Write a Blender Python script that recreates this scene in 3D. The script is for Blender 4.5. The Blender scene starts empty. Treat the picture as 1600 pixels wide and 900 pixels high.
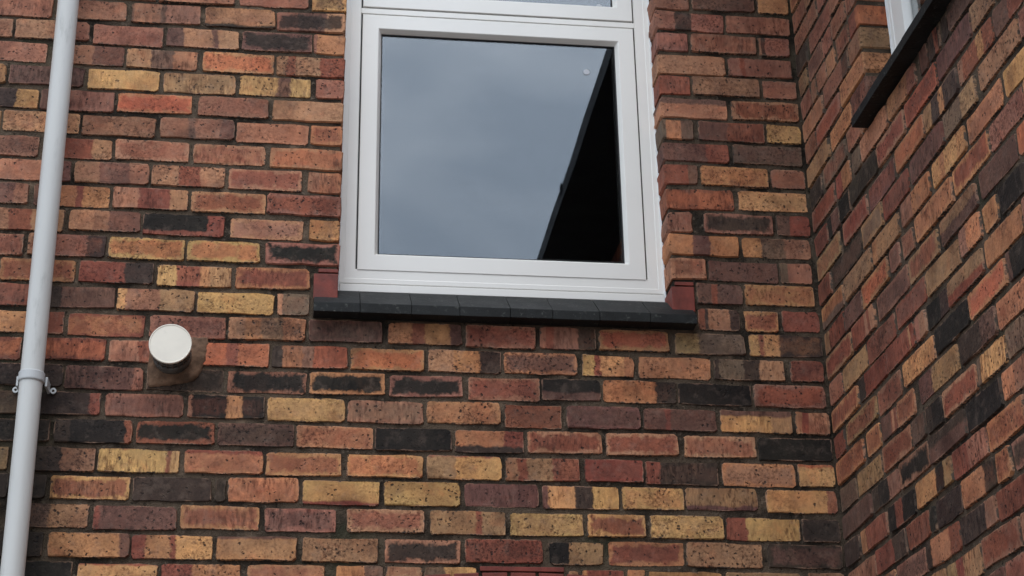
import bpy, bmesh, math, random
from mathutils import Matrix, Vector
random.seed(11)
rad = math.radians
scene = bpy.context.scene
col = scene.collection

# ------------------------------------------------------------------ camera
Z0 = 4.358                      # height of brick course number 0 above the ground
cam = bpy.data.cameras.new('camera')
cam.sensor_width = 36.0
cam.lens = 2597.9 / 1600 * 36.0
cam.clip_end = 2000
cam_ob = bpy.data.objects.new('camera', cam); col.objects.link(cam_ob)
YAW, PITCH, ROLL = 0.1333015, 0.4146734, -0.0181457
fw = Vector((math.sin(YAW)*math.cos(PITCH), math.cos(YAW)*math.cos(PITCH), math.sin(PITCH)))
rt = Vector((math.cos(YAW), -math.sin(YAW), 0)); up = rt.cross(fw)
r2 = math.cos(ROLL)*rt + math.sin(ROLL)*up; u2 = -math.sin(ROLL)*rt + math.cos(ROLL)*up
cam_ob.matrix_world = Matrix(((r2.x, u2.x, -fw.x, 0.0), (r2.y, u2.y, -fw.y, -4.176145),
                              (r2.z, u2.z, -fw.z, Z0 - 2.75821), (0, 0, 0, 1)))
scene.camera = cam_ob

# ------------------------------------------------------------------ sky and sun (overcast)
SUN_EL, SUN_ROT = rad(58), rad(192)
world = bpy.data.worlds.new('World'); scene.world = world; world.use_nodes = True
nt = world.node_tree; nt.nodes.clear()
def W(t, **k):
    n = nt.nodes.new(t)
    for a, v in k.items(): setattr(n, a, v)
    return n
wo = W('ShaderNodeOutputWorld'); bg = W('ShaderNodeBackground'); bg.inputs['Strength'].default_value = 0.12
sky = W('ShaderNodeTexSky', sky_type='NISHITA', sun_disc=False, sun_elevation=SUN_EL, sun_rotation=SUN_ROT)
sky.dust_density = 3.0; sky.air_density = 1.0
tc = W('ShaderNodeTexCoord'); mp = W('ShaderNodeMapping'); mp.inputs['Scale'].default_value = (1.0, 1.0, 2.2); mp.inputs['Location'].default_value = (0.0, 0.4, 0.0)
nz = W('ShaderNodeTexNoise'); nz.inputs['Scale'].default_value = 3.4; nz.inputs['Detail'].default_value = 7; nz.inputs['Roughness'].default_value = 0.5; nz.inputs['Distortion'].default_value = 0.4
nt.links.new(tc.outputs['Generated'], mp.inputs['Vector']); nt.links.new(mp.outputs[0], nz.inputs['Vector'])
cr = W('ShaderNodeValToRGB'); cr.color_ramp.elements[0].position = 0.39; cr.color_ramp.elements[0].color = (6.3, 7.4, 8.9, 1)
cr.color_ramp.elements[1].position = 0.65; cr.color_ramp.elements[1].color = (11.0, 11.9, 13.2, 1)
nt.links.new(nz.outputs['Fac'], cr.inputs['Fac'])
mx = W('ShaderNodeMix', data_type='RGBA'); mx.inputs['Factor'].default_value = 0.86      # a thick layer of cloud over the clear sky
nt.links.new(sky.outputs[0], mx.inputs[6]); nt.links.new(cr.outputs[0], mx.inputs[7])
sx = W('ShaderNodeSeparateXYZ'); nt.links.new(tc.outputs['Generated'], sx.inputs[0])
gr = W('ShaderNodeMapRange'); gr.inputs[1].default_value = 0.0; gr.inputs[2].default_value = 1.0; gr.inputs[3].default_value = 0.5; gr.inputs[4].default_value = 1.42
nt.links.new(sx.outputs[2], gr.inputs[0])                                                 # an overcast sky is brightest overhead
mm = W('ShaderNodeMix', data_type='RGBA', blend_type='MULTIPLY'); mm.inputs['Factor'].default_value = 1.0
nt.links.new(mx.outputs[2], mm.inputs[6]); nt.links.new(gr.outputs[0], mm.inputs[7])
nt.links.new(mm.outputs[2], bg.inputs['Color']); nt.links.new(bg.outputs[0], wo.inputs['Surface'])
sun = bpy.data.lights.new('sun', 'SUN'); sun.energy = 0.5; sun.angle = rad(35); sun.color = (1.0, 0.97, 0.93)
sun_ob = bpy.data.objects.new('sun', sun); col.objects.link(sun_ob)
# sun_rotation is measured from +Y towards +X; point the lamp the same way
sd = Vector((math.sin(SUN_ROT)*math.cos(SUN_EL), math.cos(SUN_ROT)*math.cos(SUN_EL), math.sin(SUN_EL)))
sun_ob.rotation_euler = sd.to_track_quat('Z', 'Y').to_euler()
sun_ob.location = (0, -3, 12)
vs = scene.view_settings
vs.view_transform = 'Standard'; vs.look = 'None'; vs.exposure = 0.68; vs.gamma = 1.0; vs.use_curve_mapping = False

# ------------------------------------------------------------------ helpers
def lin(r, g, b, k=1.0):
    f = lambda c: ((c/255+0.055)/1.055)**2.4 if c/255 > 0.04045 else c/255/12.92
    return tuple(min(f(c)*k, 0.9) for c in (r, g, b))
def link(o, parent=None):
    col.objects.link(o)
    if parent is not None: o.parent = parent
    return o
def mesh_ob(name, verts, faces, mat, parent=None, smooth=False):
    me = bpy.data.meshes.new(name); me.from_pydata(verts, [], faces); me.update()
    bm = bmesh.new(); bm.from_mesh(me); bmesh.ops.recalc_face_normals(bm, faces=bm.faces); bm.to_mesh(me); bm.free()
    if mat: me.materials.append(mat)
    if smooth:
        for p in me.polygons: p.use_smooth = True
    return link(bpy.data.objects.new(name, me), parent)
def bm_ob(name, bm, mat, parent=None, smooth=False):
    me = bpy.data.meshes.new(name); bmesh.ops.recalc_face_normals(bm, faces=bm.faces); bm.to_mesh(me); bm.free()
    me.materials.append(mat)
    if smooth:
        for p in me.polygons: p.use_smooth = True
    return link(bpy.data.objects.new(name, me), parent)
def empty(name, loc, parent=None):
    o = bpy.data.objects.new(name, None); o.location = loc; o.empty_display_size = 0.1
    return link(o, parent)
def tag(o, label=None, cat=None, group=None, kind=None):
    if label: o['label'] = label
    if cat: o['category'] = cat
    if group: o['group'] = group
    if kind: o['kind'] = kind
    return o
BOXF = [(0,1,2,3),(7,6,5,4),(0,4,5,1),(1,5,6,2),(2,6,7,3),(3,7,4,0)]
def hexa(name, v8, mat, parent=None, bevel=0.0):
    o = mesh_ob(name, v8, BOXF, mat, parent)
    if bevel:
        bm = bmesh.new(); bm.from_mesh(o.data)
        bmesh.ops.bevel(bm, geom=bm.edges[:], offset=bevel, segments=2, affect='EDGES', profile=0.6)
        bm.to_mesh(o.data); bm.free()
    return o
def box(name, x0, x1, y0, y1, z0, z1, mat, parent=None, bevel=0.0):
    return hexa(name, [(x0,y0,z0),(x1,y0,z0),(x1,y1,z0),(x0,y1,z0),(x0,y0,z1),(x1,y0,z1),(x1,y1,z1),(x0,y1,z1)], mat, parent, bevel)
def ring(name, x0, x1, z0, z1, prof, mat, parent=None, smooth=False):
    """mitred frame round a rectangle; prof = closed list of (inset, y)"""
    v, f, n = [], [], len(prof)
    for (cx, cz, sx, sz) in ((x0,z0,1,1),(x1,z0,-1,1),(x1,z1,-1,-1),(x0,z1,1,-1)):
        for (i, y) in prof: v.append((cx+sx*i, y, cz+sz*i))
    for c in range(4):
        d = (c+1) % 4
        for i in range(n):
            j = (i+1) % n
            f.append((c*n+i, d*n+i, d*n+j, c*n+j))
    return mesh_ob(name, v, f, mat, parent, smooth)

# ------------------------------------------------------------------ materials
def newmat(name):
    m = bpy.data.materials.new(name); m.use_nodes = True
    t = m.node_tree; b = t.nodes['Principled BSDF']
    def N(ty, **k):
        n = t.nodes.new(ty)
        for a, v in k.items():
            if a in n.bl_rna.properties: setattr(n, a, v)
        return n
    def math_(op, a, b_=None, c=None, clamp=False):
        n = t.nodes.new('ShaderNodeMath'); n.operation = op; n.use_clamp = clamp
        for i, x in enumerate((a, b_, c)):
            if x is None: continue
            if isinstance(x, (int, float)): n.inputs[i].default_value = x
            else: t.links.new(x, n.inputs[i])
        return n.outputs[0]
    def noise(vec, scale, detail=3, rough=0.55, dist=0.0):
        n = t.nodes.new('ShaderNodeTexNoise'); n.inputs['Scale'].default_value = scale; n.inputs['Detail'].default_value = detail
        n.inputs['Roughness'].default_value = rough; n.inputs['Distortion'].default_value = dist
        if vec is not None: t.links.new(vec, n.inputs['Vector'])
        return n.outputs['Fac']
    def smooth(x, a, b_, to0=0.0, to1=1.0):
        n = t.nodes.new('ShaderNodeMapRange'); n.interpolation_type = 'SMOOTHSTEP'
        for i, s in ((0, x), (1, a), (2, b_), (3, to0), (4, to1)):
            if isinstance(s, (int, float)): n.inputs[i].default_value = s
            else: t.links.new(s, n.inputs[i])
        return n.outputs[0]
    def mix(fac, a, b_, mode='MIX'):
        n = t.nodes.new('ShaderNodeMix'); n.data_type = 'RGBA'; n.blend_type = mode; n.clamp_factor = True
        for i, s in ((0, fac), (6, a), (7, b_)):
            if isinstance(s, (int, float)): n.inputs[i].default_value = s
            elif isinstance(s, tuple): n.inputs[i].default_value = (*s[:3], 1)
            else: t.links.new(s, n.inputs[i])
        return n.outputs[2]
    def bump(h, strength, dist):
        n = t.nodes.new('ShaderNodeBump'); n.inputs['Strength'].default_value = strength; n.inputs['Distance'].default_value = dist
        t.links.new(h, n.inputs['Height']); t.links.new(n.outputs[0], b.inputs['Normal'])
    return m, t, b, N, math_, noise, smooth, mix, bump

PAL = dict(Y=lin(188,144,92), A=lin(174,121,82), B=lin(166,120,90), N=lin(144,99,80), O=lin(170,97,64), R=lin(130,74,56),
           M=lin(104,72,63), D=lin(62,49,43), K=lin(32,28,25), G=lin(106,86,72), T=lin(152,117,84))
FIRED = dict(Y='A', A='R', B='R', T='G', N='R', O='R', R='M', M='D', G='M', D='K', K='K')
PAL = {k: (v[0]*1.08, v[1]*1.07, v[2]*0.95) for k, v in PAL.items()}
MORTAR = lin(74, 63, 53, 1.15)

def damp(N, M, noise, smooth, mix, t, pos, c):
    """blackish green damp stain beside and below the pipe bracket, with ragged edges"""
    sp = N('ShaderNodeSeparateXYZ'); t.links.new(pos, sp.inputs[0])
    w = M('MULTIPLY_ADD', noise(pos, 6, 5, 0.7), 0.5, -0.25)
    a = smooth(M('ADD', sp.outputs[0], w), -0.50, -0.72)
    b_ = smooth(M('ADD', sp.outputs[2], w), Z0-1.05, Z0-1.25)
    return mix(M('MULTIPLY', M('MULTIPLY', a, b_), 0.8), c, mix(1.0, c, (0.36, 0.37, 0.34), 'MULTIPLY'))
def brick_colour(per_island):
    """mottled wire-cut facing brick: bands, a fired core, dark pits, mortar smeared over the arrises"""
    m, t, b, N, M, noise, smooth, mix, bump = newmat('brickwork' if per_island else 'brick')
    L = t.links
    geo = N('ShaderNodeNewGeometry'); pos = geo.outputs['Position']
    if not per_island:
        oi = N('ShaderNodeObjectInfo'); rnd = oi.outputs['Random']
    else:
        rnd = geo.outputs['Random Per Island']
    off = N('ShaderNodeVectorMath', operation='MULTIPLY_ADD'); off.inputs[1].default_value = (7.3, 5.1, 9.7)
    cb = N('ShaderNodeCombineXYZ')
    for i in range(3): L.new(rnd, cb.inputs[i])
    L.new(cb.outputs[0], off.inputs[0]); L.new(pos, off.inputs[2]); p = off.outputs[0]
    nA = noise(p, 26, 3); nB = noise(p, 75, 4, 0.6); nC = noise(p, 190, 3, 0.6); nD = noise(p, 9, 2)
    if not per_island:
        def att(name):
            a = N('ShaderNodeAttribute'); a.attribute_type = 'OBJECT'; a.attribute_name = name; return a
        sep = N('ShaderNodeSeparateXYZ'); tcn = N('ShaderNodeTexCoord'); L.new(tcn.outputs['Generated'], sep.inputs[0])
        u, v = sep.outputs[0], sep.outputs[2]
        cuts = N('ShaderNodeSeparateXYZ'); L.new(att('cuts').outputs['Vector'], cuts.inputs[0])
        fx = N('ShaderNodeSeparateXYZ'); L.new(att('fx').outputs['Vector'], fx.inputs[0])          # core strength, speckle, length
        ed = N('ShaderNodeSeparateXYZ'); L.new(att('edge').outputs['Vector'], ed.inputs[0])        # top, bottom
        flush0 = noise(p, 21, 3, 0.6, 0.4)
        wob = M('ADD', M('MULTIPLY_ADD', nB, 0.09, -0.045), M('MULTIPLY_ADD', nA, 0.10, -0.05))
        ud = M('ADD', u, wob)
        c = att('c0').outputs['Color']
        for i in (1, 2, 3):
            k = cuts.outputs[i-1]
            c = mix(smooth(ud, M('SUBTRACT', k, 0.016), M('ADD', k, 0.016)), c, att('c%d' % i).outputs['Color'])
        du = M('MULTIPLY', M('MINIMUM', u, M('SUBTRACT', 1.0, u)), fx.outputs[2])
        dv = M('MULTIPLY', M('MINIMUM', v, M('SUBTRACT', 1.0, v)), 0.065)
        dd = M('MINIMUM', du, dv)
        dn = M('ADD', dd, M('MULTIPLY_ADD', nB, 0.022, -0.011))
        dn = M('ADD', dn, M('MULTIPLY_ADD', nA, 0.036, -0.018))
        core = M('MULTIPLY', smooth(dn, 0.0055, 0.017), fx.outputs[0])
        core = M('MULTIPLY', core, smooth(flush0, 0.34, 0.50, smooth(fx.outputs[0], 0.5, 0.95, 0.45, 0.97), 1.0))
        c = mix(core, c, att('core').outputs['Color'])
        vd = M('ADD', v, M('MULTIPLY_ADD', nA, 0.36, -0.18))
        topm = M('MULTIPLY', smooth(vd, M('SUBTRACT', 0.93, ed.outputs[0]), M('SUBTRACT', 1.05, ed.outputs[0])), M('GREATER_THAN', ed.outputs[0], 0.01))
        c = mix(topm, c, att('ecol').outputs['Color'])
        botm = M('MULTIPLY', smooth(M('SUBTRACT', 1.0, vd), M('SUBTRACT', 0.93, ed.outputs[1]), M('SUBTRACT', 1.05, ed.outputs[1])), M('GREATER_THAN', ed.outputs[1], 0.01))
        c = mix(botm, c, att('ecol').outputs['Color'])
        spk = fx.outputs[1]
        # mortar left on the arrises
        sm = smooth(M('ADD', dd, M('MULTIPLY_ADD', nB, 0.020, -0.0100)), 0.0042, 0.0008)
        sm = M('MULTIPLY', sm, M('SUBTRACT', 1.0, ed.outputs[2]))
        low_edge = smooth(M('ADD', M('MULTIPLY', v, 0.065), M('MULTIPLY_ADD', noise(p, 150, 3, 0.6), 0.020, -0.010)), 0.0036, 0.0010)  # ragged dark band along each brick's lower edge
        low_edge = M('MULTIPLY', low_edge, M('SUBTRACT', 1.0, ed.outputs[2]))
    else:
        rp = N('ShaderNodeValToRGB'); rp.color_ramp.interpolation = 'CONSTANT'
        seq = 'NARMBYNDOTRKNA'
        e = rp.color_ramp.elements
        e[0].color = (*PAL['N'], 1); e[1].position = 1/len(seq); e[1].color = (*PAL['A'], 1)
        for i, ch in enumerate(seq[2:], 2):
            x = e.new(i/len(seq)); x.color = (*PAL[ch], 1)
        L.new(rnd, rp.inputs[0]); c = rp.outputs[0]; spk = 0.35; sm = None
    # body mottling, kiln bloom
    c = mix(smooth(nA, 0.40, 0.68), c, mix(1.0, c, (1.24, 1.20, 1.12), 'MULTIPLY'))
    c = mix(smooth(nD, 0.55, 0.33), c, mix(1.0, c, (0.76, 0.70, 0.70), 'MULTIPLY'))
    flush = noise(p, 17, 4, 0.65, 0.6)
    c = mix(smooth(flush, 0.54, 0.70, 0, 0.42), c, mix(1.0, c, (1.02, 0.74, 0.66), 'MULTIPLY'))
    c = mix(smooth(flush, 0.44, 0.30, 0, 0.35), c, mix(1.0, c, (0.78, 0.70, 0.66), 'MULTIPLY'))
    patchy = smooth(noise(p, 15, 3, 0.6, 0.5), 0.38, 0.64)
    strv = N('ShaderNodeMapping'); strv.inputs['Scale'].default_value = (1.0, 1.0, 0.32); L.new(p, strv.inputs[0])
    drag = noise(strv.outputs[0], 110, 4, 0.7)
    grit = mix(smooth(M('FRACT', M('MULTIPLY', rnd, 7.7)), 0.55, 0.75), noise(p, 120, 5, 0.75), drag)
    c = mix(M('MULTIPLY', smooth(grit, 0.53, 0.38), M('MULTIPLY', M('MULTIPLY_ADD', patchy, 0.7, 0.3), M('MULTIPLY_ADD', spk, 0.9, 0.70))), c, mix(1.0, c, (0.40, 0.35, 0.32), 'MULTIPLY'))
    c = mix(M('MULTIPLY', smooth(grit, 0.55, 0.68), M('MULTIPLY', M('MULTIPLY_ADD', patchy, 0.6, 0.4), M('MULTIPLY_ADD', spk, 0.9, 0.70))), c, mix(1.0, c, (1.48, 1.44, 1.34), 'MULTIPLY'))
    vo = N('ShaderNodeTexVoronoi', feature='F1'); vo.inputs['Scale'].default_value = 78; vo.inputs['Randomness'].default_value = 1.0
    dis = N('ShaderNodeVectorMath', operation='MULTIPLY_ADD'); nv = N('ShaderNodeTexNoise'); nv.inputs['Scale'].default_value = 140; L.new(p, nv.inputs['Vector'])
    L.new(nv.outputs['Color'], dis.inputs[0]); dis.inputs[1].default_value = (0.012, 0.012, 0.012); L.new(p, dis.inputs[2])
    L.new(dis.outputs[0], vo.inputs['Vector'])
    sz = noise(p, 55, 2)
    pit = smooth(vo.outputs['Distance'], M('MULTIPLY_ADD', sz, 0.55, 0.02), M('MULTIPLY_ADD', sz, 0.45, -0.10))
    pit = M('MULTIPLY', pit, smooth(M('ADD', noise(p, 33, 3), M('MULTIPLY', spk, 0.28)), 0.55, 0.66))
    c = mix(M('MULTIPLY', pit, 0.9), c, lin(30, 23, 20))
    fine = M('MULTIPLY', smooth(nB, 0.58, 0.72), spk)
    c = mix(M('MULTIPLY', fine, 0.8), c, mix(1.0, c, (0.40, 0.34, 0.33), 'MULTIPLY'))
    # soot and rain dirt over the whole wall
    dirt = noise(pos, 2.6, 5, 0.6)
    c = mix(smooth(dirt, 0.45, 0.75, 0.0, 0.28), c, lin(84, 72, 62))
    soot = noise(pos, 5.5, 6, 0.68, 0.5)
    c = mix(smooth(soot, 0.50, 0.68, 0.0, 0.75), c, mix(1.0, c, (0.42, 0.38, 0.37), 'MULTIPLY'))
    c = mix(smooth(noise(p, 31, 4, 0.65), 0.50, 0.74, 0.0, 0.16), c, lin(150, 128, 112))          # thin pale bloom
    if sm is not None:
        rim = smooth(M('ADD', dd, M('MULTIPLY_ADD', nB, 0.010, -0.005)), 0.0065, 0.0030)
        rim = M('MULTIPLY', M('MULTIPLY', rim, M('SUBTRACT', 1.0, ed.outputs[2])), smooth(noise(p, 13, 2), 0.46, 0.58, 0.0, 0.55))
        c = mix(rim, c, lin(176, 136, 108))
        c = mix(M('MULTIPLY', low_edge, 0.8), mix(sm, c, MORTAR), lin(40, 33, 28))
    c = damp(N, M, noise, smooth, mix, t, pos, c)
    hs = N('ShaderNodeHueSaturation'); L.new(c, hs.inputs['Color'])
    L.new(M('MULTIPLY_ADD', rnd, 0.008, 0.4925), hs.inputs['Hue'])
    L.new(M('MULTIPLY_ADD', M('FRACT', M('MULTIPLY', rnd, 17.3)), 0.22, 0.90), hs.inputs['Value'])
    hs.inputs['Saturation'].default_value = SATUR
    L.new(hs.outputs[0], b.inputs['Base Color'])
    b.inputs['Roughness'].default_value = 0.85
    b.inputs['Specular IOR Level'].default_value = 0.3
    h = M('ADD', M('MULTIPLY', nB, 0.6), M('MULTIPLY', nC, 0.5)); h = M('SUBTRACT', h, M('MULTIPLY', pit, 0.9))
    bump(h, 0.75, 0.003)
    return m
SATUR = 0.96
MAT = {}
MAT['brick'] = brick_colour(False)
MAT['brickwork'] = brick_colour(True)

def mortar_mat():
    m, t, b, N, M, noise, smooth, mix, bump = newmat('mortar')
    pos = N('ShaderNodeNewGeometry').outputs['Position']
    n1 = noise(pos, 7, 4); n2 = noise(pos, 60, 4, 0.65); n3 = noise(pos, 240, 3)
    c = mix(smooth(n1, 0.34, 0.62), lin(38, 33, 28, 1.15), lin(84, 72, 60, 1.15))
    c = mix(smooth(noise(pos, 11, 5, 0.65), 0.57, 0.70, 0, 0.6), c, lin(126, 106, 88, 1.1))
    c = mix(smooth(n2, 0.55, 0.75), c, lin(100, 88, 76, 1.1))
    c = mix(smooth(n2, 0.42, 0.28), c, lin(30, 27, 23))
    c = mix(smooth(noise(pos, 3.2, 3), 0.56, 0.72, 0, 0.35), c, lin(62, 66, 48, 1.1))       # a little algae
    c = damp(N, M, noise, smooth, mix, t, pos, c)
    t.links.new(c, b.inputs['Base Color']); b.inputs['Roughness'].default_value = 0.95; b.inputs['Specular IOR Level'].default_value = 0.15
    bump(M('ADD', n2, M('MULTIPLY', n3, 0.5)), 0.9, 0.006)
    return m
MAT['mortar'] = mortar_mat()

def plain(name, colr, rough, var=0.08, scale=6, bumpd=0.0, bscale=80, spec=0.5, dirt=None, stretch=None):
    m, t, b, N, M, noise, smooth, mix, bump = newmat(name)
    pos = N('ShaderNodeNewGeometry').outputs['Position']
    if stretch:
        mp_ = N('ShaderNodeMapping'); mp_.inputs['Scale'].default_value = stretch; t.links.new(pos, mp_.inputs[0]); pos = mp_.outputs[0]
    n = noise(pos, scale, 4, 0.6)
    lo = tuple(x*(1-var) for x in colr); hi = tuple(min(x*(1+var), 1) for x in colr)
    c = mix(smooth(n, 0.3, 0.7), lo, hi)
    if dirt: c = mix(smooth(noise(pos, scale*5, 5, 0.7), 0.56, 0.8, 0, dirt[1]), c, dirt[0])
    t.links.new(c, b.inputs['Base Color'])
    t.links.new(smooth(n, 0.3, 0.7, rough*0.9, min(rough*1.12, 1)), b.inputs['Roughness'])
    b.inputs['Specular IOR Level'].default_value = spec
    if bumpd: bump(noise(pos, bscale, 4, 0.6), 0.5, bumpd)
    return m
MAT['upvc'] = plain('white_upvc', (0.79, 0.775, 0.73), 0.36, 0.02, 4, 0.0003, 30, 0.45, ((0.55, 0.55, 0.52), 0.12))
MAT['sealant'] = plain('white_sealant', (0.80, 0.80, 0.79), 0.5, 0.05, 40, 0.001, 90)
MAT['gasket_gap_shade'] = plain('black_gasket_gap_shade', (0.012, 0.012, 0.013), 0.6)  # gaskets, and strips that stand in for shade in frame gaps
MAT['sill'] = plain('black_glazed_tile', (0.011, 0.012, 0.012), 0.62, 0.5, 16, 0.002, 110, 0.22, ((0.13, 0.135, 0.12), 0.75))
MAT['redtile'] = plain('red_quarry_tile', lin(114, 54, 45, 1.0), 0.6, 0.28, 22, 0.002, 120, 0.3, (lin(60, 34, 30), 0.6))
MAT['pipe'] = plain('grey_pipe_plastic', lin(192, 192, 188), 0.42, 0.06, 5, 0.0002, 40, 0.5, ((0.22, 0.22, 0.20), 0.5), (1, 1, 0.22))
MAT['bracket'] = plain('grey_bracket_plastic', lin(178, 180, 180), 0.45, 0.06, 12)
MAT['cap'] = plain('white_painted_metal', lin(228, 221, 206), 0.5, 0.05, 10, 0.0004, 60, 0.4, (lin(150, 140, 120), 0.2))
MAT['cage'] = plain('dull_metal', (0.09, 0.088, 0.082), 0.4, 0.4, 30, 0.0005, 90, 0.6)
MAT['patch'] = plain('patching_mortar', lin(110, 86, 69, 1.05), 0.95, 0.45, 24, 0.006, 70, 0.15, (lin(52, 44, 38), 0.8))
MAT['dark'] = plain('room_gloom', (0.02, 0.02, 0.022), 0.8)  # near-black walls stand in for the unlit rooms
MAT['black'] = plain('black_paint', (0.014, 0.015, 0.018), 0.7, spec=0.2)
MAT['slate'] = plain('roof_slate', (0.06, 0.062, 0.068), 0.7, 0.3, 5, 0.004, 20)
MAT['ground'] = plain('concrete_ground', (0.22, 0.21, 0.195), 0.9, 0.2, 0.8, 0.004, 40, 0.2, ((0.10, 0.10, 0.09), 0.5))
MAT['sticker'] = plain('pale_sticker', (0.45, 0.47, 0.50), 0.5)
def glass_mat():
    m, t, b, N, M, noise, smooth, mix, bump = newmat('window_glass')
    b.inputs['Base Color'].default_value = (0.93, 0.96, 0.95, 1); b.inputs['Roughness'].default_value = 0.0
    b.inputs['Specular Tint'].default_value = (0.90, 0.95, 1.0, 1); b.inputs['Transmission Weight'].default_value = 1.0; b.inputs['IOR'].default_value = 1.95
    pos = N('ShaderNodeNewGeometry').outputs['Position']
    bump(noise(pos, 2.2, 1), 0.04, 0.01)
    return m
MAT['glass'] = glass_mat()

# ------------------------------------------------------------------ the setting: ground
g = mesh_ob('ground', [(-200,-200,0),(200,-200,0),(200,200,0),(-200,200,0)], [(0,1,2,3)], MAT['ground'])
tag(g, kind='structure')

# ------------------------------------------------------------------ bricks
BACK = """-1|1018,1121,N*2 1129,1323,M*5 1335,1433,Y
0|-459,-243,B -230,-29,N/R4 -18,78,Y/D6*6 1016,1222,N28;D52;N 1230,1430,N
1|-961,-757,N -746,-548,N -535,-337,M5;N42;M50;N -324,-123,A/B7_D14 -118,80,N32/K8;M70;B 1018,1108,N 1116,1317,N 1327,1423,N10;D22;N
2|-1063,-860,N -853,-647,B60;N -638,-439,N -430,-223,M25;B63;M71;B -216,-13,M/K8*3 -8,82,N12;A 1016,1217,B 1227,1423,N20;R27;N
3|-958,-759,N*3 -740,-544,N55;M -539,-337,B35;G65;B -324,-121,A/O8 -113,81,B15;R28;B62;R*6 1015,1105,R 1112,1316,N/B3 1327,1433,N
4|-1063,-864,A -856,-650,M*4 -639,-440,Y*2 -429,-226,T*4 -216,-12,Y53;M70;Y*4 4,80,N*4 1015,1212,B^M30*2 1226,1431,B/R8*5
5|-962,-768,D68;Y -763,-561,M40;N -552,-344,A/O9 -328,-129,N*2 -116,83,B 1015,1107,G15;A60;G 1119,1321,M45;R 1327,1432,Y/T4*4
6|-858,-649,B/R3 -642,-441,N -428,-222,N38;G47;N80;M -217,-14,B -7,83,A/R6*3 1015,1210,M65;R*3 1219,1429,G
7|-946,-752,N/M6 -736,-553,R70;B -546,-344,B/R5 -332,-132,B/R6*3 -119,83,B/O7 1016,1109,R70;M 1119,1319,A*4 1330,1433,N
8|-856,-659,B70;M*3 -650,-448,N34;M72;N -443,-240,B38;R65;B*6 -233,-27,B/R8 -10,78,B35;A/R4 1016,1210,R/O5 1225,1431,Y/T4*4
9|-956,-765,N55;M80;N -753,-549,M30;A55;R65;A -541,-337,B35;R75;B*2 -330,-125,B/R8 -120,80,N/R8*6 1016,1085,N 1118,1320,N/D9*3 1333,1432,M40;R
10|-858,-664,B25;R55;B -651,-460,B35;N55;M*2 -456,-234,K78;R_R22*4 -220,-19,B/N7 -1,80,A*4 1013,1214,A35;M58;A 1226,1427,A28;G62;N
11|-954,-765,N/R6*3 -755,-548,B20;N75;D/R5 -541,-338,Y/O7 -331,-133,Y/O6*2 -119,75,N/K9 1013,1114,B/R6*3 1120,1325,M 1330,1424,G25;N
12|-818,-622,A/R7 -614,-415,R60;D -406,-207,Y27;R58;A70;T*5 -196,4,A/R9 1082,1216,M32;R45;M*3 1222,1423,A*3
13|-895,-707,R/D4*3 -697,-511,D25;M*3 -506,-302,Y12;N55;T*5 -295,-90,Y/T3*4 -82,6,B20;G 1084,1205,R18;D27;N75;D 1216,1314,A/R8 1325,1433,R
14|-826,-637,A62;R -629,-428,R/A5 -416,-214,N/M6*4 -208,-3,B22;A42;T70;A/D5*4 5,203,M*2 219,421,A32;R48;A82;M 429,623,N/R6*4 634,790,N12;R25;N68;D 799,996,A/O9 1013,1211,T35;G 1223,1433,Y14;R20;Y42;D
15|-924,-740,R/O6 -729,-524,R/O8 -515,-324,N40;R55;N -303,-96,R15;O45;R60;O*3 -89,113,D14;A40;N55;O 118,318,A/O8 327,527,B36;A70;D*3 534,736,A/M8*7 748,894,Y25;R35;Y78;A*4 906,1109,A*3 1118,1318,D8;G42;D65;B*3 1336,1431,R*4
16|-815,-627,D*4 -622,-421,M85;N*6 -414,-212,D/K6*3 -203,5,N/K9 12,214,A/K9 224,422,N/K9 435,632,N/R8*3 637,798,M^K60 804,1006,A72;D*5 1013,1217,K 1226,1428,N/R9*3
17|-919,-733,K60;G -721,-526,D85;R*4 -513,-313,N/M8 -302,-103,N6;K50;A70;K*3 -95,108,Y/T4*2 115,317,N/G4*5 325,523,A*5 533,689,R*5 703,904,M/D4*2 913,1115,M30;R37;M*2 1124,1327,Y70;T^M28 1337,1433,B20;R38;B/R5
18|-834,-646,D -636,-439,D20;K90;R*3 -428,-227,R/K9*3 -222,-23,M/D6*8 -17,184,A/R6*4 189,392,K 400,585,A70;R_D32*3 595,796,B/R9 808,1004,B/R9 1020,1220,B/R7*3 1224,1433,K
19|-920,-744,T -728,-527,D58;N*7 -520,-315,Y82;R88;Y^R8 -301,-100,A^R18*2 -93,103,A/R7 117,316,Y/O6 326,524,T40;Y*2^R8 534,733,T18;R30;T63;R*4 747,904,R*2 909,1110,R20;D 1121,1323,A/N7*3 1331,1433,Y^O18
20|-830,-736,D -723,-641,D -633,-433,Y/R8*4 -426,-228,D*2 -220,-191,D -186,-5,A/R4*3 3,203,Y_R16 215,413,Y*4 425,621,M*2 631,835,M9;Y43;D66;Y*2 844,1011,Y*4 1016,1212,T*3_M22 1237,1431,Y85;R
21|-728,-530,G50;T*6 -518,-311,R8;M*4 -303,-103,A/R7 -90,92,N/M8*5 120,320,B/R7*4 335,532,T60;R68;T*4 544,738,Y/T4*4 748,904,Y/R8 916,1114,Y*5 1121,1322,R28;Y 1329,1433,D/K6*5
22|-824,-637,D -623,-423,A86;M*4 -419,-217,R18;A48;R55;Y*4 -207,-6,A/T5^M14*2 7,202,T*6 217,414,B/D9*4 426,628,R/D4*7 643,790,K38;T*5 801,1002,A/R9 1009,1212,T*5 1228,1433,D/M6*2
23|-739,-558,K -546,-350,Y^R12*4 -341,-143,R40;A*4 -128,69,B/R5 95,215,A60;G 221,316,B 322,454,G40;Y 694,721,T 730,839,A15;R 849,896,A 905,1098,A 1112,1312,T 1332,1430,T"""
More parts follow.
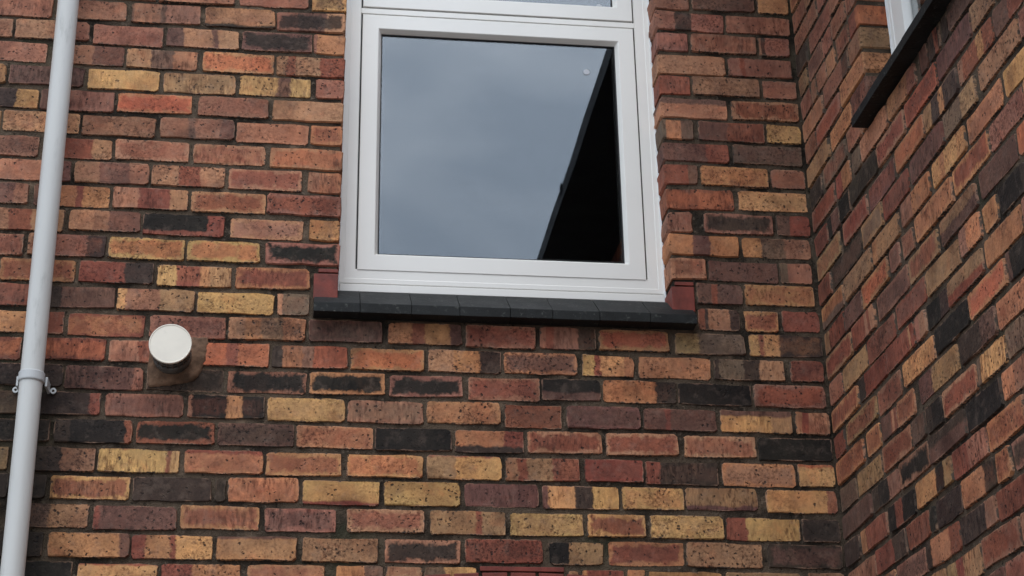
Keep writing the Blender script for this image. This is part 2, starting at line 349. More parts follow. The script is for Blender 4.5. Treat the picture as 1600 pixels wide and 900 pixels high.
RIGHT = """-1|4,209,A/R8 219,340,N28;N*1
0|24,129,N 139,230,N 240,450,N*4
1|30,222,N 234,338,N 348,540,B/R6
2|20,104,D 129,330,N/R3 338,451,N/R4 461,540,T/R5
3|4,91,T*4 101,230,N/M8 238,316,N 324,445,N/R5 453,540,N
4|22,104,N 114,157,N*1 167,249,N 257,333,B 347,449,N/R6*3 464,540,R70;O
5|34,191,B 211,428,N75;D/R3 442,540,N85;T
6|37,111,N 117,333,N/R9 350,540,A*4
7|45,211,T 227,413,A*4 423,540,M/R3
8|7,117,D 145,338,G/R5 360,467,N/R4
9|19,214,N/R9 227,349,R45;A 372,441,G 449,653,B 664,859,B70;N 888,942,D20;M 951,1023,D55;R85;D 1031,1071,D 1082,1213,M^D30 1223,1428,R45;N*5
10|18,122,R 133,232,K35;M 241,325,K 336,549,D 557,758,B/R8 766,977,O/R9 991,1188,M*3 1196,1314,T*7 1324,1529,A38;N*2
11|25,214,T/R6 247,446,N/R9 461,655,M/R5 668,868,A/O8 874,1083,T25;D48;A60;D*4 1091,1289,N15;R55;A72;R*3 1296,1442,M50;R 1452,1680,M44;N*3
12|11,112,R 126,373,D/M5 388,546,T/G7*2 553,735,R/M5*3 755,972,M/D3 980,1169,G55;T*4 1192,1402,T*7 1410,1491,N*5 1501,1670,A/R7
13|20,194,A/R6_G35 214,432,T*5 451,642,A20;T*2 667,858,N40;A*3 878,1081,Y25;A38;Y75;A 1097,1286,A/N6*3 1303,1456,Y*2 1466,1640,T*5
14|48,182,B25;R*3 190,332,M*4 340,539,A/O9*3 555,624,N/M6 647,723,N/R6 743,978,A/R4*4 986,1190,A/R8*2 1199,1379,N/M4*6 1389,1620,A*3
15|26,225,B/R9 238,414,R58;B70;R80;B 434,659,N/M8 667,862,B/R8 886,1096,T_M50 1116,1314,M*3 1322,1437,O 1447,1590,R*3
16|9,120,N 128,326,T 334,539,R*2 554,754,R/M6*2 762,968,T*2 976,1099,N35;A 1113,1189,A 1201,1342,K80;D*3 1352,1570,B/D8
17|33,231,A/R8 239,450,D25;R 460,658,R80;B86;R*3 668,734,N41;N*3 744,870,K60;D*3 876,1082,T_R40*2 1096,1291,A*2 1301,1506,N60;M*3
18|7,91,R 111,354,T/R7 362,533,N/R8 555,762,Y*8 774,973,K 980,1183,A/O9*3 1193,1334,M15;K 1344,1510,N*4
19|32,229,A/R6 254,360,A/R8 368,479,M60;R68;B82;R 487,606,A/R8 640,886,M35;T*5 906,1103,D60;M*5 1111,1300,A*5 1310,1490,N*5
20|9,141,G 148,342,T*6 357,560,B/R9 569,656,G*4 664,766,D40;K 775,969,B/R9 977,1130,G15;Y*8 1138,1288,G*5 1298,1460,N32;N*4
21|41,239,M 252,449,D25;K60;N 459,655,N/K9 663,880,M^D40*2 893,1078,K*3 1090,1243,A40;N*5 1253,1440,R*5
22|19,128,D 144,336,A22;R 356,533,K28;R55;K 547,773,A58;K80;T*3 786,978,R45;N*5 986,1173,A/R6*3 1183,1410,M*1
23|40,223,N*2 229,450,R60;D 461,608,R/M4*3 616,648,K 656,806,D*5 816,1001,A68;D*4 1009,1080,A/R7 1091,1205,N/D8 1215,1380,A/R8
24|4,209,N38;R*5 219,356,A/M9 366,562,N/M8 572,771,D18;A70;R*3 779,978,D70;N*5 986,1153,R*4 1163,1360,A*3
25|4,209,N*2 219,424,R55;N*1 434,664,T*5 674,870,T30;R50;T*4 878,1073,N/R9 1083,1288,N40;G*5
26|4,209,R*4 219,424,N/R8 434,639,N*2 649,854,T33;A*4 864,976,M*3 986,1108,N 1118,1310,M*3"""
XC = 1.4368          # inner corner between the two walls
PITCH_Z = 0.075
RECESS = 0.0055       # mortar lies this far behind the brick faces

def brick_mesh(seed, length, deep):
    rg = random.Random(seed); H = 0.065
    top = 0.006; pts = []
    def P(x, z, j=1.0): pts.append((x + rg.uniform(-1, 1)*0.0022*j, z + rg.uniform(-1, 1)*0.0024*j))
    l2, h2 = length/2, H/2; c = lambda: rg.uniform(0.003, 0.009)
    nl = 3 if length > 0.15 else (2 if length > 0.08 else 1)
    a, b_ = c(), c(); P(-l2+a, -h2)
    for i in range(nl): P(-l2 + length*(i+1)/(nl+1), -h2)
    P(l2-b_, -h2); P(l2, -h2+b_*0.8); P(l2, h2*rg.uniform(-0.3, 0.3)); a2 = c(); P(l2, h2-a2*0.8); P(l2-a2, h2)
    for i in range(nl): P(l2 - length*(i+1)/(nl+1), h2)
    b2 = c(); P(-l2+b2, h2); P(-l2, h2-b2*0.8); P(-l2, h2*rg.uniform(-0.3, 0.3)); P(-l2, -h2+a*0.8)
    n = len(pts); v = []
    rings = [(0.0022, 0.0), (-0.0003, 0.0045)] + ([(0.0, 0.1025)] if deep else [(0.0, 0.016)])
    if not deep: rings = [rings[0], (-0.0004, 0.010)]
    for ins, y in rings:
        for (x, z) in pts:
            sx = (l2-ins)/l2; sz = (h2-ins)/h2
            v.append((x*sx/length, y + (rg.uniform(-0.0006, 0.0006) if y == 0 else 0), z*sz/H))
    f = [tuple(range(n))]
    for r in range(len(rings)-1):
        for i in range(n):
            j = (i+1) % n
            f.append((r*n+i, (r+1)*n+i, (r+1)*n+j, r*n+j))
    me = bpy.data.meshes.new('brick'); me.from_pydata(v, [], f); me.update()
    bm = bmesh.new(); bm.from_mesh(me); bmesh.ops.recalc_face_normals(bm, faces=bm.faces); bm.to_mesh(me); bm.free()
    me.materials.append(MAT['brick'])
    return me
VAR = {(cl, deep): [brick_mesh(100*i + int(cl*1000) + deep, cl, deep) for i in range(9 if cl > 0.15 else 5)]
       for cl in (0.205, 0.10, 0.055, 0.03) for deep in (0, 1)}
def pick(length, deep):
    cl = 0.205 if length > 0.15 else 0.10 if length > 0.075 else 0.055 if length > 0.042 else 0.03
    return random.choice(VAR[(cl, deep)])
def parse(spec):
    d = dict(seg=[], core='N', cs=0.0, top=0.0, bot=0.0, ecol='N', spk=random.uniform(0.1, 0.4))
    body, cur = '', spec
    i = 0; segpart = ''
    while i < len(spec) and spec[i] not in '/^_*':
        segpart += spec[i]; i += 1
    rest = spec[i:]
    for s in segpart.split(';'):
        d['seg'].append((s[0], int(s[1:])/100 if len(s) > 1 else 9.0))
    j = 0
    while j < len(rest):
        op = rest[j]; k = j+1; tok = ''
        while k < len(rest) and rest[k] not in '/^_*;': tok += rest[k]; k += 1
        if op == '/': d['core'] = tok[0]; d['cs'] = int(tok[1:] or 6)/9.0
        elif op == '*': d['spk'] = int(tok[0])/9.0
        elif op == '^': d['ecol'] = tok[0]; d['top'] = int(tok[1:])/100
        elif op == '_': d['ecol'] = tok[0]; d['bot'] = int(tok[1:])/100
        elif op == ';': d['seg'].append((tok[0], int(tok[1:])/100 if len(tok) > 1 else 9.0))
        j = k
    if d['cs'] == 0: d['core'] = FIRED[d['seg'][0][0]]; d['cs'] = random.uniform(0.08, 0.55) if len(d['seg']) == 1 else random.uniform(0.0, 0.25)
    while len(d['seg']) < 4: d['seg'].append((d['seg'][-1][0], 9.0))
    return d
def brick(parent, loc, rotz, length, spec, deep=0, height=0.065, flip=False):
    o = bpy.data.objects.new('brick', pick(length, deep)); o.parent = parent; col.objects.link(o)
    o.location = loc; o.rotation_euler = (random.gauss(0, 0.012), random.gauss(0, 0.0055), rotz + random.gauss(0, 0.006))
    o.scale = (length+0.0015, 1, height + random.uniform(-0.0018, 0.0026))
    d = parse(spec)
    jit = lambda c: [max(0.005, x*random.uniform(0.93, 1.07)) for x in c]
    for i in range(4): o['c%d' % i] = jit(PAL[d['seg'][i][0]])
    o['cuts'] = [float(d['seg'][i][1]) for i in range(3)]
    o['core'] = jit(PAL[d['core']]); o['fx'] = [float(d['cs']), float(d['spk']), float(length)]
    o['edge'] = [float(d['top']), float(d['bot']), float(deep)]; o['ecol'] = jit(PAL[d['ecol']])
    return o

# ------------------------------------------------------------------ wall bodies with openings
def wall_body(name, u0, u1, z0, z1, holes, place, thick, parent):
    """mortar-bedded wall with rectangular openings; place(u, w, z) -> point, w = depth behind the face"""
    us = sorted({u0, u1, *[h[0] for h in holes], *[h[1] for h in holes]}); zs = sorted({z0, z1, *[h[2] for h in holes], *[h[3] for h in holes]})
    inside = lambda a, c: any(h[0] < a < h[1] and h[2] < c < h[3] for h in holes)
    bm = bmesh.new(); cache = {}
    def V(i, j, w):
        if (i, j, w) not in cache: cache[(i, j, w)] = bm.verts.new(place(us[i], w, zs[j]))
        return cache[(i, j, w)]
    solid = lambda i, j: 0 <= i < len(us)-1 and 0 <= j < len(zs)-1 and not inside((us[i]+us[i+1])/2, (zs[j]+zs[j+1])/2)
    for i in range(len(us)-1):
        for j in range(len(zs)-1):
            if not solid(i, j): continue
            bm.faces.new((V(i,j,RECESS), V(i+1,j,RECESS), V(i+1,j+1,RECESS), V(i,j+1,RECESS)))
            bm.faces.new((V(i,j,thick), V(i,j+1,thick), V(i+1,j+1,thick), V(i+1,j,thick)))
            if not solid(i-1, j): bm.faces.new((V(i,j,RECESS), V(i,j+1,RECESS), V(i,j+1,thick), V(i,j,thick)))
            if not solid(i+1, j): bm.faces.new((V(i+1,j,RECESS), V(i+1,j,thick), V(i+1,j+1,thick), V(i+1,j+1,RECESS)))
            if not solid(i, j-1): bm.faces.new((V(i,j,RECESS), V(i,j,thick), V(i+1,j,thick), V(i+1,j,RECESS)))
            if not solid(i, j+1): bm.faces.new((V(i,j+1,RECESS), V(i+1,j+1,RECESS), V(i+1,j+1,thick), V(i,j+1,thick)))
    return bm_ob(name, bm, MAT['mortar'], parent)

def brickwork(name, rows, cover, place, parent, u0, u1):
    """the rest of the wall beyond the photograph's view: one mesh of bricks"""
    v, f = [], []
    rg = random.Random(77)
    for k in rows:
        z = Z0 - PITCH_Z*k; u = u0 - (0.1125 if k % 2 else 0.0)
        while u < u1:
            a, b_ = max(u, u0), min(u+0.213, u1); u += 0.225
            for (p, q_) in cover(k, a, b_):
                if q_-p < 0.03: continue
                n = len(v); h = 0.0325; y = rg.uniform(-0.001, 0.001); i_ = 0.0025
                v += [place(p, RECESS+0.002, z-h), place(q_, RECESS+0.002, z-h), place(q_, RECESS+0.002, z+h), place(p, RECESS+0.002, z+h),
                      place(p+i_, y, z-h+i_), place(q_-i_, y, z-h+i_), place(q_-i_, y, z+h-i_), place(p+i_, y, z+h-i_)]
                f += [(n+4,n+5,n+6,n+7),(n,n+1,n+5,n+4),(n+1,n+2,n+6,n+5),(n+2,n+3,n+7,n+6),(n+3,n,n+4,n+7)]
    o = mesh_ob(name, v, f, MAT['brickwork'], parent)
    return tag(o, kind='stuff')
def subtract(a, b_, cuts):
    segs = [(a, b_)]
    for (c, d) in cuts:
        nx = []
        for (p, q_) in segs:
            if d <= p or c >= q_: nx.append((p, q_)); continue
            if c > p: nx.append((p, c-0.010))
            if d < q_: nx.append((d+0.010, q_))
        segs = nx
    return segs

EAVE_Z = Z0 + 2.2
WEAVE = Z0 + 0.58
# ================================================================== house facing the viewer
WL, WR, WB, WT = 0.082, 1.0125, Z0-0.955, Z0+0.50         # brick opening of the window
house = empty('brick_house', (0, 0, 0))
tag(house, 'mottled brick house front facing the viewer, with the large white window', 'house')
pb = lambda u, w, z: (u, w, z)
wall = wall_body('wall', -4.0, XC+0.25, 0.0, EAVE_Z, [(WL-0.006, WR+0.006, WB, WT)], pb, 0.26, house)
rows_b = {}
for ln in BACK.split('\n'):
    k, rest = ln.split('|'); k = int(k); lo = hi = None; spans = []
    for t_ in rest.split(' '):
        a, b_, s = t_.split(',', 2); a, b_ = int(a)/1000, int(b_)/1000
        if k <= 11 and abs(b_-WL) < 0.012: b_ = WL
        deep = int(k <= 12 and (abs(b_-WL) < 0.005 or abs(a-WR) < 0.012))
        if k <= 11 and abs(a-WR) < 0.012: a = WR
        zoff = random.gauss(0, 0.0014)
        hgt = 0.065
        if k == 23 and 0.25 < (a+b_)/2 < 0.90: hgt = 0.026; zoff += 0.018
        brick(wall, ((a+b_)/2, random.gauss(0, 0.0013), Z0-PITCH_Z*k+zoff), 0, b_-a, s, deep, hgt)
        spans.append((a, b_))
    rows_b[k] = spans
def cover_b(k, a, b_):
    z = Z0-PITCH_Z*k; cuts = []
    if k in rows_b:
        s = rows_b[k]; cuts.append((s[0][0] if k > 0 or s[0][0] < 0 else WR, XC))
        if k <= 0 and s[0][0] > 0: cuts = [(WR, XC)]
    if WB-0.03 < z < WT+0.03: cuts.append((WL, WR))
    if 24 <= k <= 26: cuts.append((0.24, 0.92))
    return subtract(a, b_, cuts)
brickwork('brickwork', range(-29, 58), cover_b, pb, wall, -4.0, XC)

# red end tiles standing on the sill at each jamb
for (a, b_, lz, rz) in ((0.0145, 0.0805, -0.957, -0.953), (1.0105, 1.0755, -0.953, -0.957)):
    o = hexa('end_tile', [(a,-0.003,Z0+lz),(b_,-0.003,Z0+rz),(b_,0.09,Z0-0.945),(a,0.09,Z0-0.945),(a,-0.003,Z0-0.882),(b_,-0.003,Z0-0.881),(b_,0.09,Z0-0.881),(a,0.09,Z0-0.882)], MAT['redtile'], house, 0.002)
    box('end_tile', a+0.012, b_, -0.001, 0.05, Z0-0.8765, Z0-0.866, MAT['redtile'], house, 0.0015)

# segmental arch over the opening below
AX, AZ, AR = 0.575, Z0-1.7045-3.0, 3.0
for i in range(-4, 5):
    t0, t1 = (i-0.44)*0.0245, (i+0.44)*0.0245
    pts8 = []
    for w in (RECESS-0.009, 0.08):
        for (t_, r_) in ((t0, AR-0.21), (t1, AR-0.21), (t1, AR), (t0, AR)):
            pts8.append((AX+math.sin(t_)*r_, w, AZ+math.cos(t_)*r_))
    hexa('arch_brick', pts8, MAT['redtile'], house, 0.002)
box('crease_tile', 0.464, 0.682, -0.004, 0.05, Z0-1.7015, Z0-1.6895, MAT['redtile'], house, 0.0015)

# ---- the white window
win = empty('window', ((WL+WR)/2, 0.09, WB), house)
tag(win, 'white casement window with a top light above one large pane')
def wc(o):                                   # parts are modelled in place; keep them there under the moved Empty
    o.parent = win; o.matrix_parent_inverse = Matrix.Translation(-Vector(win.location)); return o
D = 0.09
FL, FR, FB, FT = 0.0845, 1.011, Z0-0.892, Z0+0.47
SL, SR, SB, ST = 0.1345, 0.9610, Z0-0.8242, Z0+0.0210         # lower sash
UB = Z0+0.0475; UT = FT-0.05                                # top light
wc(ring('frame', FL, FR, Z0-0.866, FT, [(0, D+0.06), (0, D+0.001), (0.002, D), (0.014, D), (0.016, D+0.0015), (0.0435, D+0.0015), (0.0455, D+0.004), (0.0455, D+0.06)], MAT['upvc']))
wc(box('transom', FL+0.0448, FR-0.0448, D+0.0012, D+0.06, ST+0.0042, UB-0.0042, MAT['upvc'], None, 0.0015))
# rail under the lower sash, then the projecting cill
wc(box('bottom_rail', FL+0.0448, FR-0.0448, D+0.0018, D+0.06, Z0-0.8205-0.0395, SB-0.0044, MAT['upvc'], None, 0.0012))
wc(box('cill', FL+0.002, FR-0.002, D-0.003, D+0.06, FB, Z0-0.8690, MAT['upvc'], None, 0.0015))
wc(box('gasket_gap_shade', FL+0.012, FR-0.012, D+0.004, D+0.03, Z0-0.8715, Z0-0.8635, MAT['gasket_gap_shade']))  # black strip added behind the cill joint as its shade
def sash(l, r, b_, t_):
    pr = [(0, D+0.05), (0, D+0.0005), (0.0015, D-0.001), (0.047, D-0.001), (0.049, D+0.0005), (0.0555, D+0.012), (0.0575, D+0.0175), (0.0575, D+0.05)]
    wc(ring('sash', l, r, b_, t_, pr, MAT['upvc']))
    wc(ring('gasket_gap_shade', l+0.0565, r-0.0565, b_+0.0565, t_-0.0565, [(0, D+0.019), (0, D+0.0165), (0.0035, D+0.0165), (0.0045, D+0.019)], MAT['gasket_gap_shade']))
    wc(ring('spacer', l+0.055, r-0.055, b_+0.055, t_-0.055, [(0, D+0.0252), (0.0115, D+0.0252), (0.0115, D+0.0388), (0, D+0.0388)], MAT['gasket_gap_shade']))
    wc(box('pane', l+0.054, r-0.054, D+0.0205, D+0.0245, b_+0.054, t_-0.054, MAT['glass']))
sash(SL, SR, SB, ST)
sash(SL, SR, UB, UT)
wc(ring('gap_shade', FL+0.03, FR-0.03, FB+0.03, FT-0.03, [(0, D+0.013), (0, D+0.009), (0.03, D+0.009), (0.03, D+0.013)], MAT['gasket_gap_shade']))  # black ring set close behind the sash gaps to deepen their shade
wc(box('gap_shade', FL+0.03, FR-0.03, D+0.008, D+0.012, ST-0.01, UB+0.01, MAT['gasket_gap_shade']))  # shade of the transom gaps, made as a black strip
for x_, z_ in ((0.815, Z0-0.129), (0.863, Z0+0.108)):
    bm = bmesh.new(); bmesh.ops.create_cone(bm, cap_ends=True, segments=24, radius1=0.0098, radius2=0.0088, depth=0.0012, matrix=Matrix.Translation((x_, D+0.0245, z_)) @ Matrix.Rotation(rad(90), 4, 'X'))
    for v_ in bm.verts: v_.co.y -= 0.005
    wc(bm_ob('sticker', bm, MAT['sticker']))
for (x0_, x1_) in ((WL-0.0005, FL+0.001), (FR-0.001, WR+0.003)):
    wc(box('sealant', x0_, x1_, D-0.006, D+0.02, FB-0.006, FT, MAT['sealant'], None, 0.001))
# room behind the glass, its gloom put into the wall colour
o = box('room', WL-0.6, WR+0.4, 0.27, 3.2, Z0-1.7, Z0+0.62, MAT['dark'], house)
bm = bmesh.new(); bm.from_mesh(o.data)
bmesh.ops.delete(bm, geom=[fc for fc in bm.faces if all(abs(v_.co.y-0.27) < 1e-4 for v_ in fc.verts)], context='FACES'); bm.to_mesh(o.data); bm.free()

# ---- sloping tile sill
sill = empty('window_sill', (0.54, 0, Z0-0.98), house); tag(sill, 'sloping black tile sill under the white window')
js = [0.016, 0.141, 0.280, 0.411, 0.549, 0.665, 0.796, 0.937, 1.0685]
def sill_tile(par, pf, a, b_, zb, zf, th, yb, yf, dz):
    v8 = [pf(a,yf,zf-th), pf(b_,yf,zf-th), pf(b_,yb,zf-th+0.002), pf(a,yb,zf-th+0.002), pf(a,yf,zf+dz), pf(b_,yf,zf+dz), pf(b_,yb,zb+dz), pf(a,yb,zb+dz)]
    o = hexa('sill_tile', v8, MAT['sill'], None, 0.0016)
    o.parent = par; o.matrix_parent_inverse = Matrix.Translation(-Vector(par.location)); return o
for i in range(8):
    a, b_ = js[i]+0.0004, js[i+1]-0.0004
    inset = WL+0.0 if i == 0 else None
    sill_tile(sill, lambda u, w, z: (u, w, z), a, b_, Z0-0.902+random.uniform(-.001,.001), Z0-0.984, 0.027, 0.066 if 0 < i < 7 else 0.062, -0.045+random.uniform(-.0012,.0012), random.uniform(-.0008,.0008))

# ---- patch of mortar round the flue
bm = bmesh.new(); rg = random.Random(4)
ctr = (-0.335, -1.148); nst = 36; rings_ = []
out_ = [(-0.408,-1.085),(-0.412,-1.150),(-0.410,-1.226),(-0.375,-1.222),(-0.330,-1.215),(-0.285,-1.200),(-0.262,-1.150),(-0.255,-1.100),(-0.262,-1.078),(-0.300,-1.078),(-0.350,-1.080)]
def lerp_loop(pts_, n):
    r_ = []
    for i in range(n):
        s = i/n*len(pts_); a = int(s); fr = s-a; p0, p1 = pts_[a % len(pts_)], pts_[(a+1) % len(pts_)]
        r_.append((p0[0]*(1-fr)+p1[0]*fr, p0[1]*(1-fr)+p1[1]*fr))
    return r_
lo_ = lerp_loop(out_, nst)
prev = None
for (s, y) in ((1.0, 0.006), (0.97, -0.0015), (0.85, -0.004), (0.6, -0.007), (0.3, -0.008)):
    cur = [bm.verts.new((ctr[0]+(x-ctr[0])*s+rg.uniform(-.002,.002), y+rg.uniform(-.0012,.0012), Z0+ctr[1]+(z-ctr[1])*s+rg.uniform(-.002,.002))) for (x, z) in lo_]
    if prev:
        for i in range(nst): bm.faces.new((prev[i], prev[(i+1) % nst], cur[(i+1) % nst], cur[i]))
    prev = cur
bm.faces.new(prev)
o = bm_ob('mortar_patch', bm, MAT['patch'], house, True)

# ---- eaves above
box('soffit', -4.0, XC-0.24, -0.24, 0.0, EAVE_Z-0.03, EAVE_Z-0.012, MAT['black'], house)
box('fascia', -4.0, XC-0.262, -0.262, -0.241, EAVE_Z-0.045, EAVE_Z+0.13, MAT['black'], house)
mesh_ob('roof', [(-4.0,-0.30,EAVE_Z+0.14),(XC+3,-0.30,EAVE_Z+0.14),(XC+3,4.0,EAVE_Z+2.6),(-4.0,4.0,EAVE_Z+2.6),(-4.0,-0.30,EAVE_Z+0.17),(XC+3,-0.30,EAVE_Z+0.17),(XC+3,4.0,EAVE_Z+2.63),(-4.0,4.0,EAVE_Z+2.63)], BOXF, MAT['slate'], house)

# ================================================================== side wing at the right
wing = empty('house_wing', (XC, 0, 0))
tag(wing, 'dark brick side wing receding at right, meeting the house front in the corner', 'house')
WY0, WY1, WZ0, WZ1 = 0.540, 1.66, Z0-0.60, Z0+0.46
pr_ = lambda s, w, z: (XC+w, -s, z)
prl = lambda s, w, z: (w, -s, z)              # same, in the wing's own frame
WLEN = 6.5
wwall = wall_body('wall', -0.0, WLEN, 0.0, WEAVE, [(WY0-0.006, WY1+0.006, WZ0, WZ1)], prl, 0.26, wing)
rows_r = {}
for ln in RIGHT.split('\n'):
    k, rest = ln.split('|'); k = int(k); spans = []
    for t_ in rest.split(' '):
        a, b_, s = t_.split(',', 2); a, b_ = int(a)/1000, int(b_)/1000
        if not spans and a < 0.05: a = 0.007
        deep = int(k <= 7 and abs(b_-WY0) < 0.003)
        brick(wwall, (random.gauss(0, 0.0013), -(a+b_)/2, Z0-PITCH_Z*k+random.gauss(0, 0.0014)), -math.pi/2, b_-a, s, deep)
        spans.append((a, b_))
    rows_r[k] = spans
def cover_r(k, a, b_):
    z = Z0-PITCH_Z*k; cuts = []
    if k in rows_r: cuts.append((0.0, rows_r[k][-1][1]))
    if WZ0-0.03 < z < WZ1+0.03: cuts.append((WY0, WY1))
    return subtract(a, b_, cuts)
brickwork('brickwork', range(-7, 58), cover_r, prl, wwall, 0.004, WLEN)

# window of the wing
w2 = empty('window', (XC+0.085, -(WY0+WY1)/2, WZ0), wing); tag(w2, 'white window frame of the wing, cut off by the top edge')
w2.location = (0.085, -(WY0+WY1)/2, WZ0)
def wc2(o, rot=True):
    o.matrix_world = Matrix.Identity(4); o.parent = w2
    o.matrix_parent_inverse = Matrix.Identity(4)
    # modelled as x = along wall, y = depth, z = up; turn into the wing's plane
    for v_ in o.data.vertices:
        x, y, z = v_.co; v_.co = (y, -x, z)
    o.data.update(); return o
hl = (WY1-WY0)/2-0.002
zt = WZ1-WZ0-0.01
fr2 = [(0, 0.06), (0, 0.001), (0.002, 0), (0.018, 0), (0.020, 0.002), (0.044, 0.002), (0.046, 0.005), (0.046, 0.06)]
wc2(ring('frame', -hl, hl, 0.012, zt, fr2, MAT['upvc']))
sp2 = [(0, 0.05), (0, 0.0005), (0.0015, -0.001), (0.047, -0.001), (0.049, 0.0005), (0.0555, 0.012), (0.0575, 0.0175), (0.0575, 0.05)]
for (a, b_) in ((-hl+0.0495, -0.005), (0.005, hl-0.0495)):
    wc2(ring('sash', a, b_, 0.062, zt-0.05, sp2, MAT['upvc']))
    wc2(box('pane', a+0.055, b_-0.055, 0.021, 0.025, 0.117, zt-0.105, MAT['glass']))
wc2(ring('gap_shade', -hl+0.03, hl-0.03, 0.03, zt-0.03, [(0, 0.052), (0, 0.048), (0.03, 0.048), (0.03, 0.052)], MAT['gasket_gap_shade']))  # black ring that darkens the sash gaps in place of shade
wc2(box('mullion', -0.03, 0.03, 0.03, 0.06, 0.046, zt-0.046, MAT['upvc'], None, 0.001))
wc2(box('sealant', -hl-0.0025, -hl+0.001, -0.005, 0.02, 0.0, zt, MAT['sealant'], None, 0.001))
wc2(box('sealant', hl-0.001, hl+0.0025, -0.005, 0.02, 0.0, zt, MAT['sealant'], None, 0.001))
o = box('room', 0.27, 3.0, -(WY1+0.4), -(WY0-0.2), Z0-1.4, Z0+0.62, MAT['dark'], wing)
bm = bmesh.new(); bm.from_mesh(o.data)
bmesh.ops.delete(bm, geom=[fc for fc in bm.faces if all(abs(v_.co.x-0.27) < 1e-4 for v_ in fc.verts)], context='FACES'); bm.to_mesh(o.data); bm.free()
sill2 = empty('window_sill', (0, -1.1, Z0-0.62), wing); tag(sill2, 'black tile sill of the wing window running out of frame')
s_ = 0.512
for i in range(9):
    a, b_ = s_, s_+0.1305; s_ = b_
    sill_tile(sill2, lambda u, w, z: (w, -u, z), a+0.0004, b_-0.0004, Z0-0.575, Z0-0.612, 0.026, 0.083, -0.042+random.uniform(-.0008,.0008), random.uniform(-.0005,.0005))
# eaves of the wing; their dark edge is what the big pane mirrors
box('soffit', -0.322, 0.0, -WLEN, 0.0, WEAVE-0.016, WEAVE-0.004, MAT['black'], wing)
box('fascia', -0.337, -0.323, -WLEN, 0.0, WEAVE-0.018, WEAVE+0.060, MAT['black'], wing)
box('gutter_clip', -0.3425, -0.3375, -2.13, -2.09, WEAVE+0.02, WEAVE+0.066, MAT['black'], wing, 0.001)
mesh_ob('roof', [(-0.33,0,WEAVE+0.062),(-0.33,-WLEN,WEAVE+0.062),(4,-WLEN,WEAVE+2.6),(4,0,WEAVE+2.6),(-0.33,0,WEAVE+0.08),(-0.33,-WLEN,WEAVE+0.08),(4,-WLEN,WEAVE+2.62),(4,0,WEAVE+2.62)], BOXF, MAT['slate'], wing)

# ================================================================== downpipe
dp = empty('downpipe', (-0.676, -0.07, 0.0)); tag(dp, 'pale grey round plastic downpipe running down the brick wall at left', 'downpipe')
def tube(name, p0, p1, r, mat, parent, seg=40, cap=True):
    d = Vector(p1)-Vector(p0); q_ = d.to_track_quat('Z', 'Y').to_matrix().to_4x4()
    bm = bmesh.new(); bmesh.ops.create_cone(bm, cap_ends=cap, segments=seg, radius1=r, radius2=r, depth=d.length, matrix=Matrix.Translation((Vector(p0)+Vector(p1))/2) @ q_)
    o = bm_ob(name, bm, mat, None)
    for p_ in o.data.polygons: p_.use_smooth = len(p_.vertices) == 4
    if parent is not None:
        o.parent = parent; o.matrix_parent_inverse = Matrix.Translation(-Vector(parent.location))
    return o
pxz = lambda z: -0.7035 + (Z0+0.0-z)*0.0078          # the pipe leans very slightly
BZ = Z0-1.233
tube('pipe', (pxz(0.05), -0.07, 0.05), (pxz(EAVE_Z-0.05), -0.07, EAVE_Z-0.05), 0.0290, MAT['pipe'], dp, cap=False)
# bracket: strap round the pipe with two eyed lugs on the wall
bm = bmesh.new(); bx = pxz(BZ); n = 40
prof = [(0.0292, -0.013), (0.0322, -0.013), (0.0332, -0.010), (0.0328, 0.010), (0.0318, 0.012), (0.0292, 0.012)]
vs_ = [[bm.verts.new((bx+math.cos(2*math.pi*i/n)*r_, -0.07+math.sin(2*math.pi*i/n)*r_, BZ+h_)) for (r_, h_) in prof] for i in range(n)]
for i in range(n):
    for j in range(len(prof)):
        k = (j+1) % len(prof); bm.faces.new((vs_[i][j], vs_[(i+1) % n][j], vs_[(i+1) % n][k], vs_[i][k]))
o = bm_ob('bracket', bm, MAT['bracket'], None, False); o.parent = dp; o.matrix_parent_inverse = Matrix.Translation(-Vector(dp.location))
for sgn in (-1, 1):
    bm = bmesh.new(); cx_ = bx+sgn*0.0475; no = 20; R1, R0 = 0.0080, 0.0036
    ys = (-0.0035, -0.0085)
    V_ = [[[bm.verts.new((cx_+math.cos(2*math.pi*i/no)*r_, y_, BZ-0.012+math.sin(2*math.pi*i/no)*r_)) for i in range(no)] for r_ in (R1, R0)] for y_ in ys]
    for i in range(no):
        j = (i+1) % no
        bm.faces.new((V_[1][0][i], V_[1][0][j], V_[1][1][j], V_[1][1][i])); bm.faces.new((V_[0][0][j], V_[0][0][i], V_[0][1][i], V_[0][1][j]))
        bm.faces.new((V_[0][0][i], V_[0][0][j], V_[1][0][j], V_[1][0][i])); bm.faces.new((V_[0][1][j], V_[0][1][i], V_[1][1][i], V_[1][1][j]))
    lug = bm_ob('lug', bm, MAT['bracket'], None); lug.parent = o
    arm = box('arm', *sorted((bx+sgn*0.033, bx+sgn*0.039)), -0.060, -0.0045, BZ-0.012-0.008, BZ+0.006, MAT['bracket'], None, 0.001)
    arm.parent = o

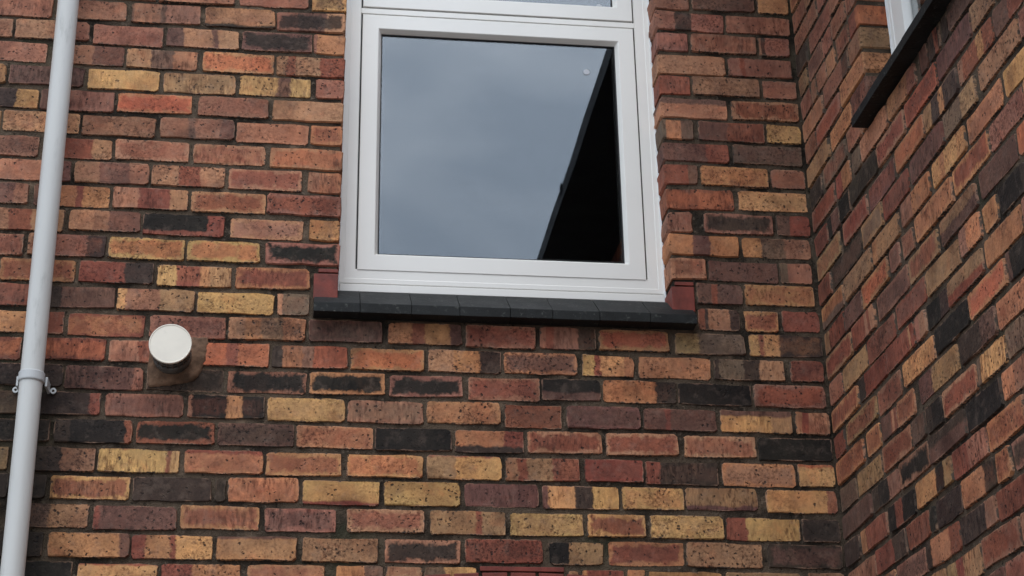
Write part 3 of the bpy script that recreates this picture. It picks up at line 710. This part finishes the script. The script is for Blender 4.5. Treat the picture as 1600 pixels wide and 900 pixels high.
# ================================================================== boiler flue terminal
fx_, fz_ = -0.349, Z0-1.140
fl = empty('flue_terminal', (fx_, 0, fz_)); tag(fl, 'round white capped flue terminal poking out of the brick wall', 'flue')
def wf(o): o.parent = fl; o.matrix_parent_inverse = Matrix.Translation(-Vector(fl.location)); return o
bm = bmesh.new(); n = 56
prof = [(0.0, -0.1000), (0.0510, -0.1000), (0.0520, -0.1012), (0.0540, -0.1012), (0.0548, -0.1000), (0.0548, -0.0935), (0.0535, -0.0925), (0.0, -0.0925)]
rows_ = [[bm.verts.new((fx_+math.cos(2*math.pi*i/n)*r_, y_, fz_+math.sin(2*math.pi*i/n)*r_)) for i in range(n)] if r_ else bm.verts.new((fx_, y_, fz_)) for (r_, y_) in prof]
for a in range(len(prof)-1):
    for i in range(n):
        j = (i+1) % n; A_, B_ = rows_[a], rows_[a+1]
        if not isinstance(A_, list): bm.faces.new((A_, B_[i], B_[j]))
        elif not isinstance(B_, list): bm.faces.new((A_[i], A_[j], B_))
        else: bm.faces.new((A_[i], A_[j], B_[j], B_[i]))
o = wf(bm_ob('cap', bm, MAT['cap'], None, False))
for p_ in o.data.polygons: p_.use_smooth = 0.05 < max(math.hypot(o.data.vertices[i_].co.x-fx_, o.data.vertices[i_].co.z-fz_) for i_ in p_.vertices) and abs(p_.normal.y) < 0.5
wf(tube('duct', (fx_, 0.01, fz_), (fx_, -0.0505, fz_), 0.050, MAT['cage'], None))
wf(tube('core', (fx_, -0.05, fz_), (fx_, -0.0895, fz_), 0.036, MAT['cage'], None))
for i in range(22):
    t_ = 2*math.pi*i/22; c_, s2 = math.cos(t_), math.sin(t_)
    wf(tube('cage_bar', (fx_+c_*0.0488, -0.049, fz_+s2*0.0488), (fx_+c_*0.0488, -0.0905, fz_+s2*0.0488), 0.0026, MAT['cage'], None, 8))
bm = bmesh.new()
bmesh.ops.create_cone(bm, cap_ends=True, segments=48, radius1=0.0515, radius2=0.0515, depth=0.006, matrix=Matrix.Translation((fx_, -0.069, fz_)) @ Matrix.Rotation(rad(90), 4, 'X'))
wf(bm_ob('cage_ring', bm, MAT['cage'], None))
